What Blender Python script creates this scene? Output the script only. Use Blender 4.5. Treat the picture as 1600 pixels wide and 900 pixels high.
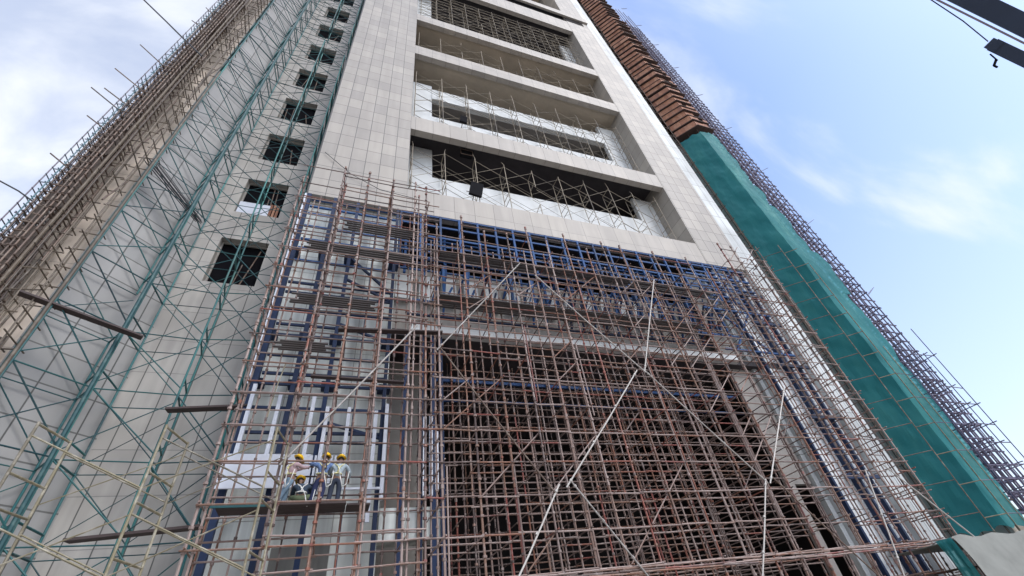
import bpy, bmesh, math, random
from mathutils import Vector, Matrix
random.seed(7)
R = math.radians
SC = bpy.context.scene
for o in list(bpy.data.objects): bpy.data.objects.remove(o)
COL = SC.collection

# ------------------------------------------------------------------ camera
cam_d = bpy.data.cameras.new('camera'); cam = bpy.data.objects.new('camera', cam_d); COL.objects.link(cam)
YAW, PITCH, ROLL, FPX = R(24.7187), R(40.968), R(-9.2692), 689.9
cam_d.sensor_fit = 'HORIZONTAL'; cam_d.sensor_width = 36.0; cam_d.lens = 36.0*FPX/1600.0
cam_d.clip_start = 0.1; cam_d.clip_end = 3000
f0 = Vector((math.sin(YAW), math.cos(YAW), 0)); r0 = Vector((math.cos(YAW), -math.sin(YAW), 0))
fw = math.cos(PITCH)*f0 + math.sin(PITCH)*Vector((0,0,1)); u0 = r0.cross(fw)
rr = math.cos(ROLL)*r0 + math.sin(ROLL)*u0; uu = -math.sin(ROLL)*r0 + math.cos(ROLL)*u0
m = Matrix((rr, uu, -fw)).transposed().to_4x4(); m.translation = (0,0,1.6)
cam.matrix_world = m
SC.camera = cam
SC.render.resolution_x, SC.render.resolution_y = 1024, 576

# ------------------------------------------------------------------ sky, sun, exposure
SUN_EL, SUN_AZ = R(46), R(147)          # azimuth clockwise from +Y: sun behind the camera to the right
w = bpy.data.worlds.new('World'); SC.world = w; w.use_nodes = True
nt = w.node_tree; nt.nodes.clear()
def N(tree, t, **k):
    n = tree.nodes.new(t)
    for a, b in k.items(): setattr(n, a, b)
    return n
sky = N(nt, 'ShaderNodeTexSky', sky_type='NISHITA', sun_disc=False, sun_elevation=SUN_EL, sun_rotation=SUN_AZ)
sky.air_density = 1.0; sky.dust_density = 2.2; sky.ozone_density = 1.0
tc = N(nt, 'ShaderNodeTexCoord')
mp = N(nt, 'ShaderNodeMapping'); mp.inputs['Scale'].default_value = (1.0, 3.0, 1.7); mp.inputs['Rotation'].default_value = (0.2, 0.5, 0.9)
nz = N(nt, 'ShaderNodeTexNoise'); nz.inputs['Scale'].default_value = 1.7; nz.inputs['Detail'].default_value = 7; nz.inputs['Roughness'].default_value = .52; nz.inputs['Distortion'].default_value = .5
sp = N(nt, 'ShaderNodeSeparateXYZ')
hz = N(nt, 'ShaderNodeMapRange'); hz.inputs['From Min'].default_value = .74; hz.inputs['From Max'].default_value = .12; hz.inputs['To Min'].default_value = 0.0; hz.inputs['To Max'].default_value = .44
lf = N(nt, 'ShaderNodeMapRange'); lf.inputs['From Min'].default_value = .1; lf.inputs['From Max'].default_value = -.65; lf.inputs['To Max'].default_value = .58
cr = N(nt, 'ShaderNodeMapRange'); cr.inputs['From Min'].default_value = .46; cr.inputs['From Max'].default_value = .70; cr.inputs['To Max'].default_value = .55; cr.interpolation_type = 'SMOOTHSTEP'
a1 = N(nt, 'ShaderNodeMath', operation='ADD'); a2 = N(nt, 'ShaderNodeMath', operation='ADD', use_clamp=True)
mx = N(nt, 'ShaderNodeMix', data_type='RGBA'); mx.inputs['B'].default_value = (7.9, 8.2, 8.8, 1)
tint = N(nt, 'ShaderNodeMix', data_type='RGBA', blend_type='MULTIPLY'); tint.inputs['Factor'].default_value = 1.0; tint.inputs['B'].default_value = (1.85, 2.02, 2.30, 1)
bg = N(nt, 'ShaderNodeBackground'); bg.inputs['Strength'].default_value = 0.12
wo = N(nt, 'ShaderNodeOutputWorld')
L = nt.links.new
L(tc.outputs['Generated'], mp.inputs['Vector']); L(mp.outputs[0], nz.inputs['Vector']); L(nz.outputs[0], cr.inputs['Value'])
L(tc.outputs['Generated'], sp.inputs[0]); L(sp.outputs['Z'], hz.inputs['Value']); L(sp.outputs['X'], lf.inputs['Value'])
L(hz.outputs[0], a1.inputs[0]); L(lf.outputs[0], a1.inputs[1]); L(a1.outputs[0], a2.inputs[0]); L(cr.outputs[0], a2.inputs[1])
L(sky.outputs[0], tint.inputs['A']); L(tint.outputs['Result'], mx.inputs['A'])
L(a2.outputs[0], mx.inputs['Factor']); L(mx.outputs['Result'], bg.inputs['Color']); L(bg.outputs[0], wo.inputs[0])
sd = bpy.data.lights.new('sun', 'SUN'); sd.energy = 1.5; sd.angle = R(20); sd.color = (1, .975, .94)
so = bpy.data.objects.new('sun', sd); COL.objects.link(so)
sdir = Vector((math.sin(SUN_AZ)*math.cos(SUN_EL), math.cos(SUN_AZ)*math.cos(SUN_EL), math.sin(SUN_EL)))
so.rotation_euler = sdir.to_track_quat('Z', 'Y').to_euler()
so.location = (20, -30, 60)
SC.view_settings.view_transform = 'Standard'; SC.view_settings.look = 'None'
SC.view_settings.exposure = 0.18; SC.view_settings.gamma = 1.0

# ------------------------------------------------------------------ materials
def mat_new(name):
    mt = bpy.data.materials.new(name); mt.use_nodes = True
    t = mt.node_tree; b = t.nodes['Principled BSDF']
    return mt, t, b
def ramp(t, stops, interp='LINEAR'):
    n = N(t, 'ShaderNodeValToRGB'); cr = n.color_ramp; cr.interpolation = interp
    while len(cr.elements) < len(stops): cr.elements.new(.5)
    for e, (p, c) in zip(cr.elements, stops): e.position = p; e.color = (*c, 1)
    return n
def mat_pipe(name, stops, rough=.6, metal=.1, mottle=.5, wear=(.25,.21,.19)):
    """tube paint: the shade comes from a per-tube value, rust and cement splashes from noise"""
    mt, t, b = mat_new(name); Lk = t.links.new
    at = N(t, 'ShaderNodeAttribute', attribute_name='tone'); oi = N(t, 'ShaderNodeObjectInfo')
    ad = N(t, 'ShaderNodeMath', operation='ADD'); fr = N(t, 'ShaderNodeMath', operation='FRACT')
    Lk(at.outputs['Fac'], ad.inputs[0]); Lk(oi.outputs['Random'], ad.inputs[1]); Lk(ad.outputs[0], fr.inputs[0])
    rp = ramp(t, stops); Lk(fr.outputs[0], rp.inputs[0])
    g = N(t, 'ShaderNodeNewGeometry'); nz = N(t, 'ShaderNodeTexNoise'); nz.inputs['Scale'].default_value = 4.5; nz.inputs['Detail'].default_value = 6
    Lk(g.outputs['Position'], nz.inputs['Vector'])
    mr = N(t, 'ShaderNodeMapRange'); mr.inputs['From Min'].default_value = .5; mr.inputs['From Max'].default_value = .68; mr.inputs['To Max'].default_value = mottle
    Lk(nz.outputs[0], mr.inputs['Value'])
    mx = N(t, 'ShaderNodeMix', data_type='RGBA'); mx.inputs['B'].default_value = (*wear, 1)
    Lk(mr.outputs[0], mx.inputs['Factor']); Lk(rp.outputs[0], mx.inputs['A']); Lk(mx.outputs['Result'], b.inputs['Base Color'])
    b.inputs['Roughness'].default_value = rough; b.inputs['Metallic'].default_value = metal
    return mt
NOSPEC = ('black_housing', 'dark_room', 'dark_interior')
def mat_plain(name, col, rough=.7, metal=0, var=.25, scale=3.0, bump=0, dirt=None, stretch=(1,1,1)):
    mt, t, b = mat_new(name); Lk = t.links.new
    g = N(t, 'ShaderNodeTexCoord'); mp = N(t, 'ShaderNodeMapping'); mp.inputs['Scale'].default_value = stretch
    Lk(g.outputs['Object'], mp.inputs['Vector'])
    nz = N(t, 'ShaderNodeTexNoise'); nz.inputs['Scale'].default_value = scale; nz.inputs['Detail'].default_value = 6; nz.inputs['Roughness'].default_value = .6
    Lk(mp.outputs[0], nz.inputs['Vector'])
    d = dirt or tuple(c*.55 for c in col)
    rp = ramp(t, [(.28, tuple(c*(1-var)+dd*var for c, dd in zip(col, d))), (.5, col), (.75, tuple(min(1, c*(1+var*.35)) for c in col))])
    Lk(nz.outputs[0], rp.inputs[0]); Lk(rp.outputs[0], b.inputs['Base Color'])
    b.inputs['Roughness'].default_value = rough; b.inputs['Metallic'].default_value = metal
    if name in NOSPEC: b.inputs['Specular IOR Level'].default_value = 0.05
    if bump:
        bp = N(t, 'ShaderNodeBump'); bp.inputs['Strength'].default_value = bump; bp.inputs['Distance'].default_value = .02
        Lk(nz.outputs[0], bp.inputs['Height']); Lk(bp.outputs[0], b.inputs['Normal'])
    return mt
def mat_panels(name, c1, c2, mortar, bw, rh, xs=1.0, off=0.0, msize=.012, ox=0.0, oz=0.0, rough=.6, streak=.25, axis='X', every=2, vj=0):
    """panelled cladding: brick texture over the facade plane, each panel its own shade, faint rain streaks"""
    mt, t, b = mat_new(name); Lk = t.links.new
    g = N(t, 'ShaderNodeTexCoord'); s = N(t, 'ShaderNodeSeparateXYZ'); c = N(t, 'ShaderNodeCombineXYZ')
    Lk(g.outputs['Object'], s.inputs[0])
    ma = N(t, 'ShaderNodeMath', operation='MULTIPLY_ADD'); ma.inputs[1].default_value = xs; ma.inputs[2].default_value = ox
    mz = N(t, 'ShaderNodeMath', operation='ADD'); mz.inputs[1].default_value = oz
    Lk(s.outputs[axis], ma.inputs[0]); Lk(s.outputs['Z'], mz.inputs[0]); Lk(ma.outputs[0], c.inputs['X']); Lk(mz.outputs[0], c.inputs['Y'])
    br = N(t, 'ShaderNodeTexBrick'); br.offset = off; br.offset_frequency = every
    br.inputs['Scale'].default_value = 1.0; br.inputs['Mortar Size'].default_value = msize; br.inputs['Mortar Smooth'].default_value = .1
    br.inputs['Brick Width'].default_value = bw; br.inputs['Row Height'].default_value = rh; br.inputs['Bias'].default_value = 0
    br.inputs['Color1'].default_value = (*c1, 1); br.inputs['Color2'].default_value = (*c2, 1); br.inputs['Mortar'].default_value = (*mortar, 1)
    Lk(c.outputs[0], br.inputs['Vector'])
    bcol = br.outputs['Color']
    if vj:
        bv = N(t, 'ShaderNodeTexBrick'); bv.offset = 0
        bv.inputs['Scale'].default_value = 1.0; bv.inputs['Mortar Size'].default_value = vj; bv.inputs['Mortar Smooth'].default_value = .1
        bv.inputs['Brick Width'].default_value = bw; bv.inputs['Row Height'].default_value = 5000.0
        bv.inputs['Color1'].default_value = bv.inputs['Color2'].default_value = (1,1,1,1); bv.inputs['Mortar'].default_value = (.40,.40,.40,1)
        cv = N(t, 'ShaderNodeCombineXYZ'); Lk(ma.outputs[0], cv.inputs['X']); cv.inputs['Y'].default_value = 2500.0; Lk(cv.outputs[0], bv.inputs['Vector'])
        mv = N(t, 'ShaderNodeMix', data_type='RGBA', blend_type='MULTIPLY'); mv.inputs['Factor'].default_value = 1
        Lk(bcol, mv.inputs['A']); Lk(bv.outputs['Color'], mv.inputs['B']); bcol = mv.outputs['Result']
    mp = N(t, 'ShaderNodeMapping'); mp.inputs['Scale'].default_value = (2.2, 2.2, .16); Lk(g.outputs['Object'], mp.inputs['Vector'])
    nz = N(t, 'ShaderNodeTexNoise'); nz.inputs['Scale'].default_value = 1.0; nz.inputs['Detail'].default_value = 6; Lk(mp.outputs[0], nz.inputs['Vector'])
    nz2 = N(t, 'ShaderNodeTexNoise'); nz2.inputs['Scale'].default_value = .35; nz2.inputs['Detail'].default_value = 5; Lk(g.outputs['Object'], nz2.inputs['Vector'])
    mm = N(t, 'ShaderNodeMath', operation='MULTIPLY'); Lk(nz.outputs[0], mm.inputs[0]); Lk(nz2.outputs[0], mm.inputs[1])
    mr = N(t, 'ShaderNodeMapRange'); mr.inputs['From Min'].default_value = .18; mr.inputs['From Max'].default_value = .36; mr.inputs['To Min'].default_value = 1-streak; mr.inputs['To Max'].default_value = 1.05
    Lk(mm.outputs[0], mr.inputs['Value'])
    mu = N(t, 'ShaderNodeMix', data_type='RGBA', blend_type='MULTIPLY'); mu.inputs['Factor'].default_value = 1
    Lk(bcol, mu.inputs['A']); Lk(mr.outputs[0], mu.inputs['B']); Lk(mu.outputs['Result'], b.inputs['Base Color'])
    bp = N(t, 'ShaderNodeBump'); bp.inputs['Strength'].default_value = .5; bp.inputs['Distance'].default_value = .015; bp.invert = True
    Lk(br.outputs['Fac'], bp.inputs['Height']); Lk(bp.outputs[0], b.inputs['Normal'])
    b.inputs['Roughness'].default_value = rough
    return mt
M = {}
M['stone'] = mat_panels('stone_cladding', (.385,.353,.31), (.31,.287,.258), (.16,.15,.14), .9, 1.3, msize=.022, ox=.0, oz=.1, off=.0, streak=.07, vj=.006)
M['stone_beam'] = mat_panels('stone_beam_cladding', (.395,.362,.318), (.345,.318,.285), (.20,.19,.175), 1.32, 2.2, msize=.014, ox=.5, oz=.45, streak=.10, vj=.006)
M['backing'] = mat_panels('white_backing_board', (.60,.63,.62), (.53,.56,.56), (.25,.25,.24), 2.1, 2.35, msize=.025, ox=.3, oz=.6, streak=.3)
M['recess'] = mat_panels('recess_cladding', (.44,.415,.375), (.385,.365,.335), (.27,.26,.245), .88, 1.62, msize=.016, ox=.1, oz=.2, streak=.18, vj=.022)
M['chamfer'] = mat_panels('chamfer_cladding', (.315,.31,.30), (.27,.27,.265), (.12,.12,.115), 1.76, 1.27, xs=1.414, msize=.028, ox=-1.35+14, oz=.25, streak=.08, vj=.01)
M['pier'] = mat_panels('pier_plaster', (.70,.60,.50), (.62,.53,.44), (.25,.22,.18), 1.2, 2.0, msize=.01, streak=.45)
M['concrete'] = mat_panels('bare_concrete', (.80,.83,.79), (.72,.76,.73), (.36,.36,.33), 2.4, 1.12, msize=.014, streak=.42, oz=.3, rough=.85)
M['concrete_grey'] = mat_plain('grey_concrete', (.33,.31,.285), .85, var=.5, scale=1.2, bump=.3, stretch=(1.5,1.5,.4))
M['stain'] = mat_plain('wet_stained_concrete', (.15,.15,.14), .7, var=.6, scale=2.0, stretch=(2,2,.3))
M['white_panel'] = mat_panels('white_wall_board', (.84,.86,.87), (.78,.81,.82), (.22,.22,.22), 2.6, 1.55, msize=.02, streak=.12, oz=.35)
M['white_paint'] = mat_plain('white_painted_render', (.63,.65,.65), .8, var=.35, scale=.7, dirt=(.5,.5,.47), stretch=(1,1,.4))
M['beige'] = mat_plain('beige_soffit', (.43,.37,.29), .85, var=.5, scale=.5, dirt=(.3,.27,.22))
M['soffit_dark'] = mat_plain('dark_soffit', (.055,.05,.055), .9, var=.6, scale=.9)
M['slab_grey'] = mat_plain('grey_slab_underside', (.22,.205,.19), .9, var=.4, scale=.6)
M['void'] = mat_plain('dark_interior', (.030,.027,.027), .9, var=.5, scale=.7)  # very dark colour paints in the unlit depth of the interiors
M['glass'] = mat_plain('dark_room', (.008,.008,.010), 1.0, var=.3)  # near-black sheet colour stands in for the unlit rooms behind the windows
M['ground'] = mat_plain('dusty_ground', (.34,.31,.27), .95, var=.4, scale=.3, bump=.4)
RED = [(0,(.075,.05,.045)),(.2,(.16,.11,.095)),(.4,(.32,.245,.22)),(.58,(.235,.16,.135)),(.76,(.20,.115,.08)),(.9,(.225,.10,.062)),(.96,(.25,.07,.055)),(1,(.11,.075,.07))]
M['pipe_rust'] = mat_pipe('rusty_red_tube', RED, wear=(.34,.29,.27))
M['pipe_grey'] = mat_pipe('pale_galvanised_tube', [(0,(.38,.35,.32)),(1,(.28,.26,.24))], metal=.3, wear=(.6,.58,.55))
M['pipe_white'] = mat_pipe('white_tube', [(0,(.56,.53,.49)),(1,(.46,.44,.41))], metal=.1, mottle=.55, wear=(.4,.35,.3))
M['pipe_teal'] = mat_pipe('teal_painted_tube', [(0,(.012,.075,.085)),(.4,(.02,.125,.13)),(.7,(.03,.19,.18)),(.88,(.015,.055,.065)),(1,(.05,.16,.15))], wear=(.09,.16,.15), mottle=.5)
M['pipe_teal_dark'] = mat_pipe('dark_teal_painted_tube', [(0,(.006,.040,.05)),(.5,(.012,.075,.085)),(.85,(.02,.11,.11)),(1,(.01,.03,.04))], wear=(.05,.10,.10), mottle=.4)
M['pipe_olive'] = mat_pipe('olive_painted_tube', [(0,(.09,.068,.048)),(.5,(.155,.12,.085)),(1,(.06,.048,.04))], wear=(.22,.19,.15))
M['pipe_yellow'] = mat_pipe('faded_yellow_tube', [(0,(.15,.13,.085)),(.5,(.22,.19,.115)),(1,(.12,.105,.08))], wear=(.42,.39,.32), mottle=.6)
M['pipe_brown'] = mat_pipe('dull_brown_tube', [(0,(.085,.058,.045)),(.5,(.165,.11,.082)),(1,(.06,.045,.04))], wear=(.3,.25,.2))
M['pipe_violet'] = mat_pipe('violet_grey_tube', [(0,(.07,.07,.13)),(.5,(.13,.11,.17)),(.8,(.05,.07,.15)),(1,(.11,.09,.13))], wear=(.24,.2,.24))
M['pipe_blue_grey'] = mat_pipe('blue_grey_tube', [(0,(.10,.16,.21)),(.5,(.16,.13,.17)),(1,(.07,.20,.24))], wear=(.25,.3,.33))
M['pipe_inner'] = mat_pipe('buff_tube', [(0,(.20,.17,.13)),(.5,(.33,.28,.21)),(1,(.12,.105,.09))], wear=(.36,.32,.26))
M['blue'] = mat_pipe('blue_painted_steel', [(0,(.010,.05,.155)),(.5,(.014,.08,.245)),(.8,(.008,.035,.10)),(1,(.018,.10,.29))], rough=.75, metal=0, mottle=.5, wear=(.05,.07,.12))
M['navy'] = mat_pipe('navy_painted_steel', [(0,(.006,.017,.05)),(.6,(.010,.028,.085)),(1,(.007,.016,.045))], rough=.75, metal=0, mottle=.15, wear=(.05,.06,.08))
M['alu'] = mat_plain('white_aluminium', (.62,.65,.72), .55, .1, var=.15, scale=5)
M['plank'] = mat_plain('dark_wet_plank', (.055,.038,.036), .75, var=.5, scale=2.5, stretch=(.5,4,4))
M['deck'] = mat_plain('grey_weathered_deck', (.11,.10,.097), .85, var=.6, scale=3, stretch=(.4,5,3))
M['ply'] = mat_pipe('red_brown_plywood', [(0,(.26,.115,.07)),(.3,(.33,.15,.09)),(.6,(.38,.185,.11)),(.85,(.42,.22,.14)),(1,(.24,.11,.075))], rough=.85, metal=0, mottle=.5, wear=(.13,.07,.055))
M['ply_dark'] = mat_plain('dark_plywood', (.06,.036,.03), .85, var=.5, scale=1.6)
M['wood'] = mat_plain('brown_timber_board', (.085,.066,.054), .85, var=.55, scale=2.2, stretch=(3,3,.6))
M['black'] = mat_plain('black_housing', (.015,.015,.017), 1.0, var=.3)
M['boom'] = mat_plain('navy_grey_boom_paint', (.022,.038,.075), .6, 0, var=.25, scale=1.2)
M['boom_edge'] = mat_plain('dull_violet_flange', (.22,.18,.22), .5, .2, var=.2)
M['cable'] = mat_plain('dark_cable', (.03,.03,.035), .6, var=.2)
M['tarp'] = mat_plain('grey_tarpaulin', (.21,.215,.195), .85, var=.5, scale=1.0, bump=.4)
def mat_net():
    mt, t, b = mat_new('teal_debris_net'); Lk = t.links.new
    g = N(t, 'ShaderNodeTexCoord'); nz = N(t, 'ShaderNodeTexNoise'); nz.inputs['Scale'].default_value = .45; nz.inputs['Detail'].default_value = 7
    mp = N(t, 'ShaderNodeMapping'); mp.inputs['Scale'].default_value = (2, 2, .5); Lk(g.outputs['Object'], mp.inputs[0]); Lk(mp.outputs[0], nz.inputs['Vector'])
    rp = ramp(t, [(.3, (.009,.165,.185)), (.5, (.014,.22,.24)), (.72, (.045,.31,.315))]); Lk(nz.outputs[0], rp.inputs[0])
    Lk(rp.outputs[0], b.inputs['Base Color']); b.inputs['Roughness'].default_value = .75
    tr = N(t, 'ShaderNodeBsdfTranslucent'); Lk(rp.outputs[0], tr.inputs['Color'])
    tp = N(t, 'ShaderNodeBsdfTransparent'); tp.inputs['Color'].default_value = (.5,.85,.85,1)
    m1 = N(t, 'ShaderNodeMixShader'); m1.inputs[0].default_value = .25; Lk(b.outputs[0], m1.inputs[1]); Lk(tr.outputs[0], m1.inputs[2])
    wv = N(t, 'ShaderNodeMapRange'); wv.inputs['From Min'].default_value = .35; wv.inputs['From Max'].default_value = .7; wv.inputs['To Min'].default_value = .08; wv.inputs['To Max'].default_value = .34; Lk(nz.outputs[0], wv.inputs['Value'])
    m2 = N(t, 'ShaderNodeMixShader'); Lk(wv.outputs[0], m2.inputs[0]); Lk(m1.outputs[0], m2.inputs[1]); Lk(tp.outputs[0], m2.inputs[2])
    Lk(m2.outputs[0], t.nodes['Material Output'].inputs[0]); return mt
M['net'] = mat_net()

# ------------------------------------------------------------------ mesh helpers
class MB:
    def __init__(s): s.v = []; s.f = []; s.t = []
    def pipe(s, p, q, r=.024, n=6, tone=None, r2=None):
        p, q = Vector(p), Vector(q); d = (q-p)
        if d.length < 1e-6: return s
        d.normalize(); a = d.cross(Vector((0,0,1)) if abs(d.z) < .9 else Vector((1,0,0))).normalized(); b = d.cross(a)
        i = len(s.v); tone = random.random() if tone is None else tone; r2 = r2 or r
        for P, rad in ((p, r), (q, r2)):
            for k in range(n):
                an = 2*math.pi*k/n; s.v.append(P + (a*math.cos(an)+b*math.sin(an))*rad)
        for k in range(n):
            j = (k+1) % n; s.f.append((i+k, i+j, i+n+j, i+n+k)); s.t.append(tone)
        s.f.append(tuple(i+k for k in reversed(range(n)))); s.f.append(tuple(i+n+k for k in range(n))); s.t += [tone, tone]
        return s
    def poly(s, pts, r, n=6, tone=None):
        tone = random.random() if tone is None else tone
        for a, b in zip(pts[:-1], pts[1:]): s.pipe(a, b, r, n, tone)
        return s
    def box(s, x0, x1, y0, y1, z0, z1, tone=None):
        i = len(s.v); tone = random.random() if tone is None else tone
        for x in (x0, x1):
            for y in (y0, y1):
                for z in (z0, z1): s.v.append(Vector((x, y, z)))
        for f in ((0,1,3,2),(4,6,7,5),(0,4,5,1),(2,3,7,6),(0,2,6,4),(1,5,7,3)):
            s.f.append(tuple(i+k for k in f)); s.t.append(tone)
        return s
    def bar(s, p, q, w, h, up=(0,0,1), tone=None):
        p, q = Vector(p), Vector(q); d = (q-p).normalized(); up = Vector(up)
        if abs(d.dot(up)) > .98: up = Vector((0,1,0))
        a = d.cross(up).normalized(); b = a.cross(d); i = len(s.v); tone = random.random() if tone is None else tone
        for P in (p, q):
            for sx, sy in ((-1,-1),(1,-1),(1,1),(-1,1)): s.v.append(P + a*sx*w/2 + b*sy*h/2)
        for f in ((0,1,2,3),(7,6,5,4),(0,4,5,1),(1,5,6,2),(2,6,7,3),(3,7,4,0)):
            s.f.append(tuple(i+k for k in f)); s.t.append(tone)
        return s
    def prism(s, pts, z0, z1, tone=0):
        i = len(s.v); n = len(pts)
        for z in (z0, z1):
            for x, y in pts: s.v.append(Vector((x, y, z)))
        for k in range(n):
            j = (k+1) % n; s.f.append((i+k, i+j, i+n+j, i+n+k)); s.t.append(tone)
        s.f.append(tuple(i+k for k in reversed(range(n)))); s.f.append(tuple(i+n+k for k in range(n))); s.t += [tone, tone]
        return s
    def mesh(s, name, mat, smooth=False):
        me = bpy.data.meshes.new(name); me.from_pydata([tuple(v) for v in s.v], [], s.f)
        at = me.attributes.new('tone', 'FLOAT', 'FACE'); at.data.foreach_set('value', s.t)
        me.materials.append(mat)
        bm = bmesh.new(); bm.from_mesh(me); bmesh.ops.recalc_face_normals(bm, faces=bm.faces); bm.to_mesh(me); bm.free()
        if smooth:
            for p in me.polygons: p.use_smooth = True
        return me
def props(o, label=None, cat=None, group=None, kind=None):
    for k, v in (('label', label), ('category', cat), ('group', group), ('kind', kind)):
        if v: o[k] = v
    return o
def thing(name, label, cat, loc=(0,0,0), group=None):
    o = bpy.data.objects.new(name, None); COL.objects.link(o); o.location = loc; o.empty_display_size = .3
    return props(o, label, cat, group)
def part(name, mb, mat, parent, label=None, kind=None, smooth=False):
    """a part: mesh coordinates are world coordinates, so the part sits at minus its thing's location"""
    me = mb.mesh(name, mat, smooth) if isinstance(mb, MB) else mb
    o = bpy.data.objects.new(name, me); COL.objects.link(o); o.parent = parent
    root = parent
    if root is not None and root.type == 'EMPTY': o.location = -Vector(root.location)
    return props(o, label, None, None, kind)
def solo(name, mb, mat, label, cat, group=None, kind=None, smooth=False):
    o = bpy.data.objects.new(name, mb.mesh(name, mat, smooth)); COL.objects.link(o)
    return props(o, label, cat, group, kind)
def clone(o, parent, dloc):
    c = o.copy(); COL.objects.link(c); c.parent = parent; c.location = Vector(o.location) + Vector(dloc); return c
J = lambda a: random.uniform(-a, a)

# ------------------------------------------------------------------ ground
g = MB(); g.v = [Vector(p) for p in ((-900,-900,0),(900,-900,0),(900,900,0),(-900,900,0))]; g.f = [(0,1,2,3)]; g.t = [0]
solo('ground', g, M['ground'], None, None, kind='structure')

# ------------------------------------------------------------------ the tower
TOP = 112.0
T = thing('tower_building', 'tall unfinished tower block with pale stone cladding and deep wide openings', 'building', (13, 17, 0))
OPEN = [(25.3, 32.7), (34.6, 46.8), (48.7, 56.0), (57.8, 71.2), (79.0, 95.0)]
b = MB()
b.box(-3.6, 1.8, 17, 19.2, 23.05, TOP); b.box(24.2, 28.2, 17, 19.2, 23.05, TOP)
part('stone_pier', MB().box(-3.6, 1.8, 17, 19.2, 23.05, TOP), M['stone'], T)
part('stone_pier', MB().box(24.2, 28.2, 17, 19.2, 23.05, TOP), M['stone'], T)
edges = [23.05] + [z for o in OPEN for z in o] + [TOP]
for i in range(0, len(edges)-1, 2):
    z0, z1 = edges[i], edges[i+1]
    if i == 8:
        part('stone_beam', MB().box(1.8, 24.2, 17.02, 17.55, 71.2, 75.4), M['stone_beam'], T)
        part('cornice', MB().box(1.8, 28.2, 16.72, 17.0, 77.3, 79.0), M['stone_beam'], T)
        part('shadow_gap', MB().box(1.8, 24.2, 17.3, 18.1, 75.4, 79), M['void'], T); part('shadow_gap', MB().box(24.2, 27.2, 16.99, 17.05, 75.7, 77.3), M['void'], T)  # slit's shade is painted as dark strips; the pier one sits on the surface
    else:
        part('stone_beam', MB().box(1.8, 24.2, 17.02, 17.55, z0, z1), M['stone_beam'], T)
part('backing_board', MB().box(28.2, 29.9, 17.06, 17.5, 0, TOP), M['backing'], T, 'unclad white board strip beside the stone pier')
# floors and inner walls behind each opening
for k, (z0, z1) in enumerate(OPEN[:4]):
    part('floor_slab', MB().box(1.8, 24.2, 17.56, 30, z0-.45, z0-.03), M['slab_grey'], T)
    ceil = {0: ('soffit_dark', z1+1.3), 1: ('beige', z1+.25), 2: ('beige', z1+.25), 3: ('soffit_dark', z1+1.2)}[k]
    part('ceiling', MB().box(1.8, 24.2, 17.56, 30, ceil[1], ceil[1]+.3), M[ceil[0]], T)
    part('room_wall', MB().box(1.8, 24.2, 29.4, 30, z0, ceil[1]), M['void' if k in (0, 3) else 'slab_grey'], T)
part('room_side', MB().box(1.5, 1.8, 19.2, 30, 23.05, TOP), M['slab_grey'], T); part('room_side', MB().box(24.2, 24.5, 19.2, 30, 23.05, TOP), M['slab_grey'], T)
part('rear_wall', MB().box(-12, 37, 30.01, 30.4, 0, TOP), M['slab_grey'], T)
# opening one: white inner frame with parapet
iw = MB(); iw.box(1.82, 3.75, 18.95, 19.3, 25.3, 33.6).box(22.1, 24.18, 18.95, 19.3, 25.3, 33.0).box(3.75, 22.1, 18.95, 19.3, 25.3, 29.9)
part('inner_wall', iw, M['white_paint'], T)
iw = MB(); iw.box(1.82, 3.75, 18.95, 19.3, 34.6, 45.0).box(22.1, 24.18, 18.95, 19.3, 34.6, 46.0).box(3.75, 22.1, 18.95, 19.3, 34.6, 39.1)
part('inner_wall', iw, M['white_paint'], T)
part('inner_band', MB().box(3.75, 22.1, 18.9, 19.4, 42.4, 44.3), M['white_paint'], T)
part('mezzanine_slab', MB().box(3.75, 22.1, 19.4, 30, 42.4, 42.8), M['slab_grey'], T)
part('inner_wall', MB().box(1.82, 24.18, 18.95, 19.3, 48.7, 53.0), M['beige'], T)
part('inner_wall', MB().box(1.82, 3.75, 18.95, 19.3, 57.8, 72.0), M['white_paint'], T); part('inner_wall', MB().box(22.6, 24.18, 18.95, 19.3, 57.8, 70.0), M['white_paint'], T)
part('ceiling', MB().box(1.8, 24.2, 17.56, 21, 95.1, 95.5), M['beige'], T)
part('room_wall', MB().box(1.8, 24.2, 20.5, 21, 79.0, 95.1), M['beige'], T)
# left recess wall with its column of windows
WZ = [17.97+5.43*k for k in range(0, 17)]
rw = MB(); rw.box(-8.5, -7.55, 19.5, 20.1, 0, TOP); rw.box(-5.25, -2.6, 19.5, 20.1, 0, TOP)
zz = 0
for z in WZ: rw.box(-7.55, -5.25, 19.5, 20.1, zz, z); zz = z+3.2
rw.box(-7.55, -5.25, 19.5, 20.1, zz, TOP)
part('recess_wall', rw, M['recess'], T)
wf = MB().box(-7.55, -7.48, 19.86, 19.94, 0, 3.2).box(-5.32, -5.25, 19.86, 19.94, 0, 3.2).box(-7.48, -5.32, 19.86, 19.94, 3.13, 3.2).box(-7.48, -5.32, 19.86, 19.94, 0, .07)
wfm = wf.mesh('window', M['concrete_grey']); wpm = MB().box(-7.56, -5.24, 20.02, 20.08, -.02, 3.22).mesh('pane', M['glass'])
for k, z in enumerate(WZ):
    o = part('window', wfm, None, T); o.location = Vector(o.location)+Vector((0,0,z))
    q = bpy.data.objects.new('pane', wpm); COL.objects.link(q); q.parent = o
for k, z in enumerate(WZ[:10]):
    for j in range(random.choice((1, 2, 2, 3))):
        x = -7.2+random.random()*1.7
        part('window_prop', MB().pipe((x, 19.9, z+.05), (x+J(.5), 19.86, z+1.6+random.random()*1.5), .03), M['pipe_brown'], T)
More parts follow.
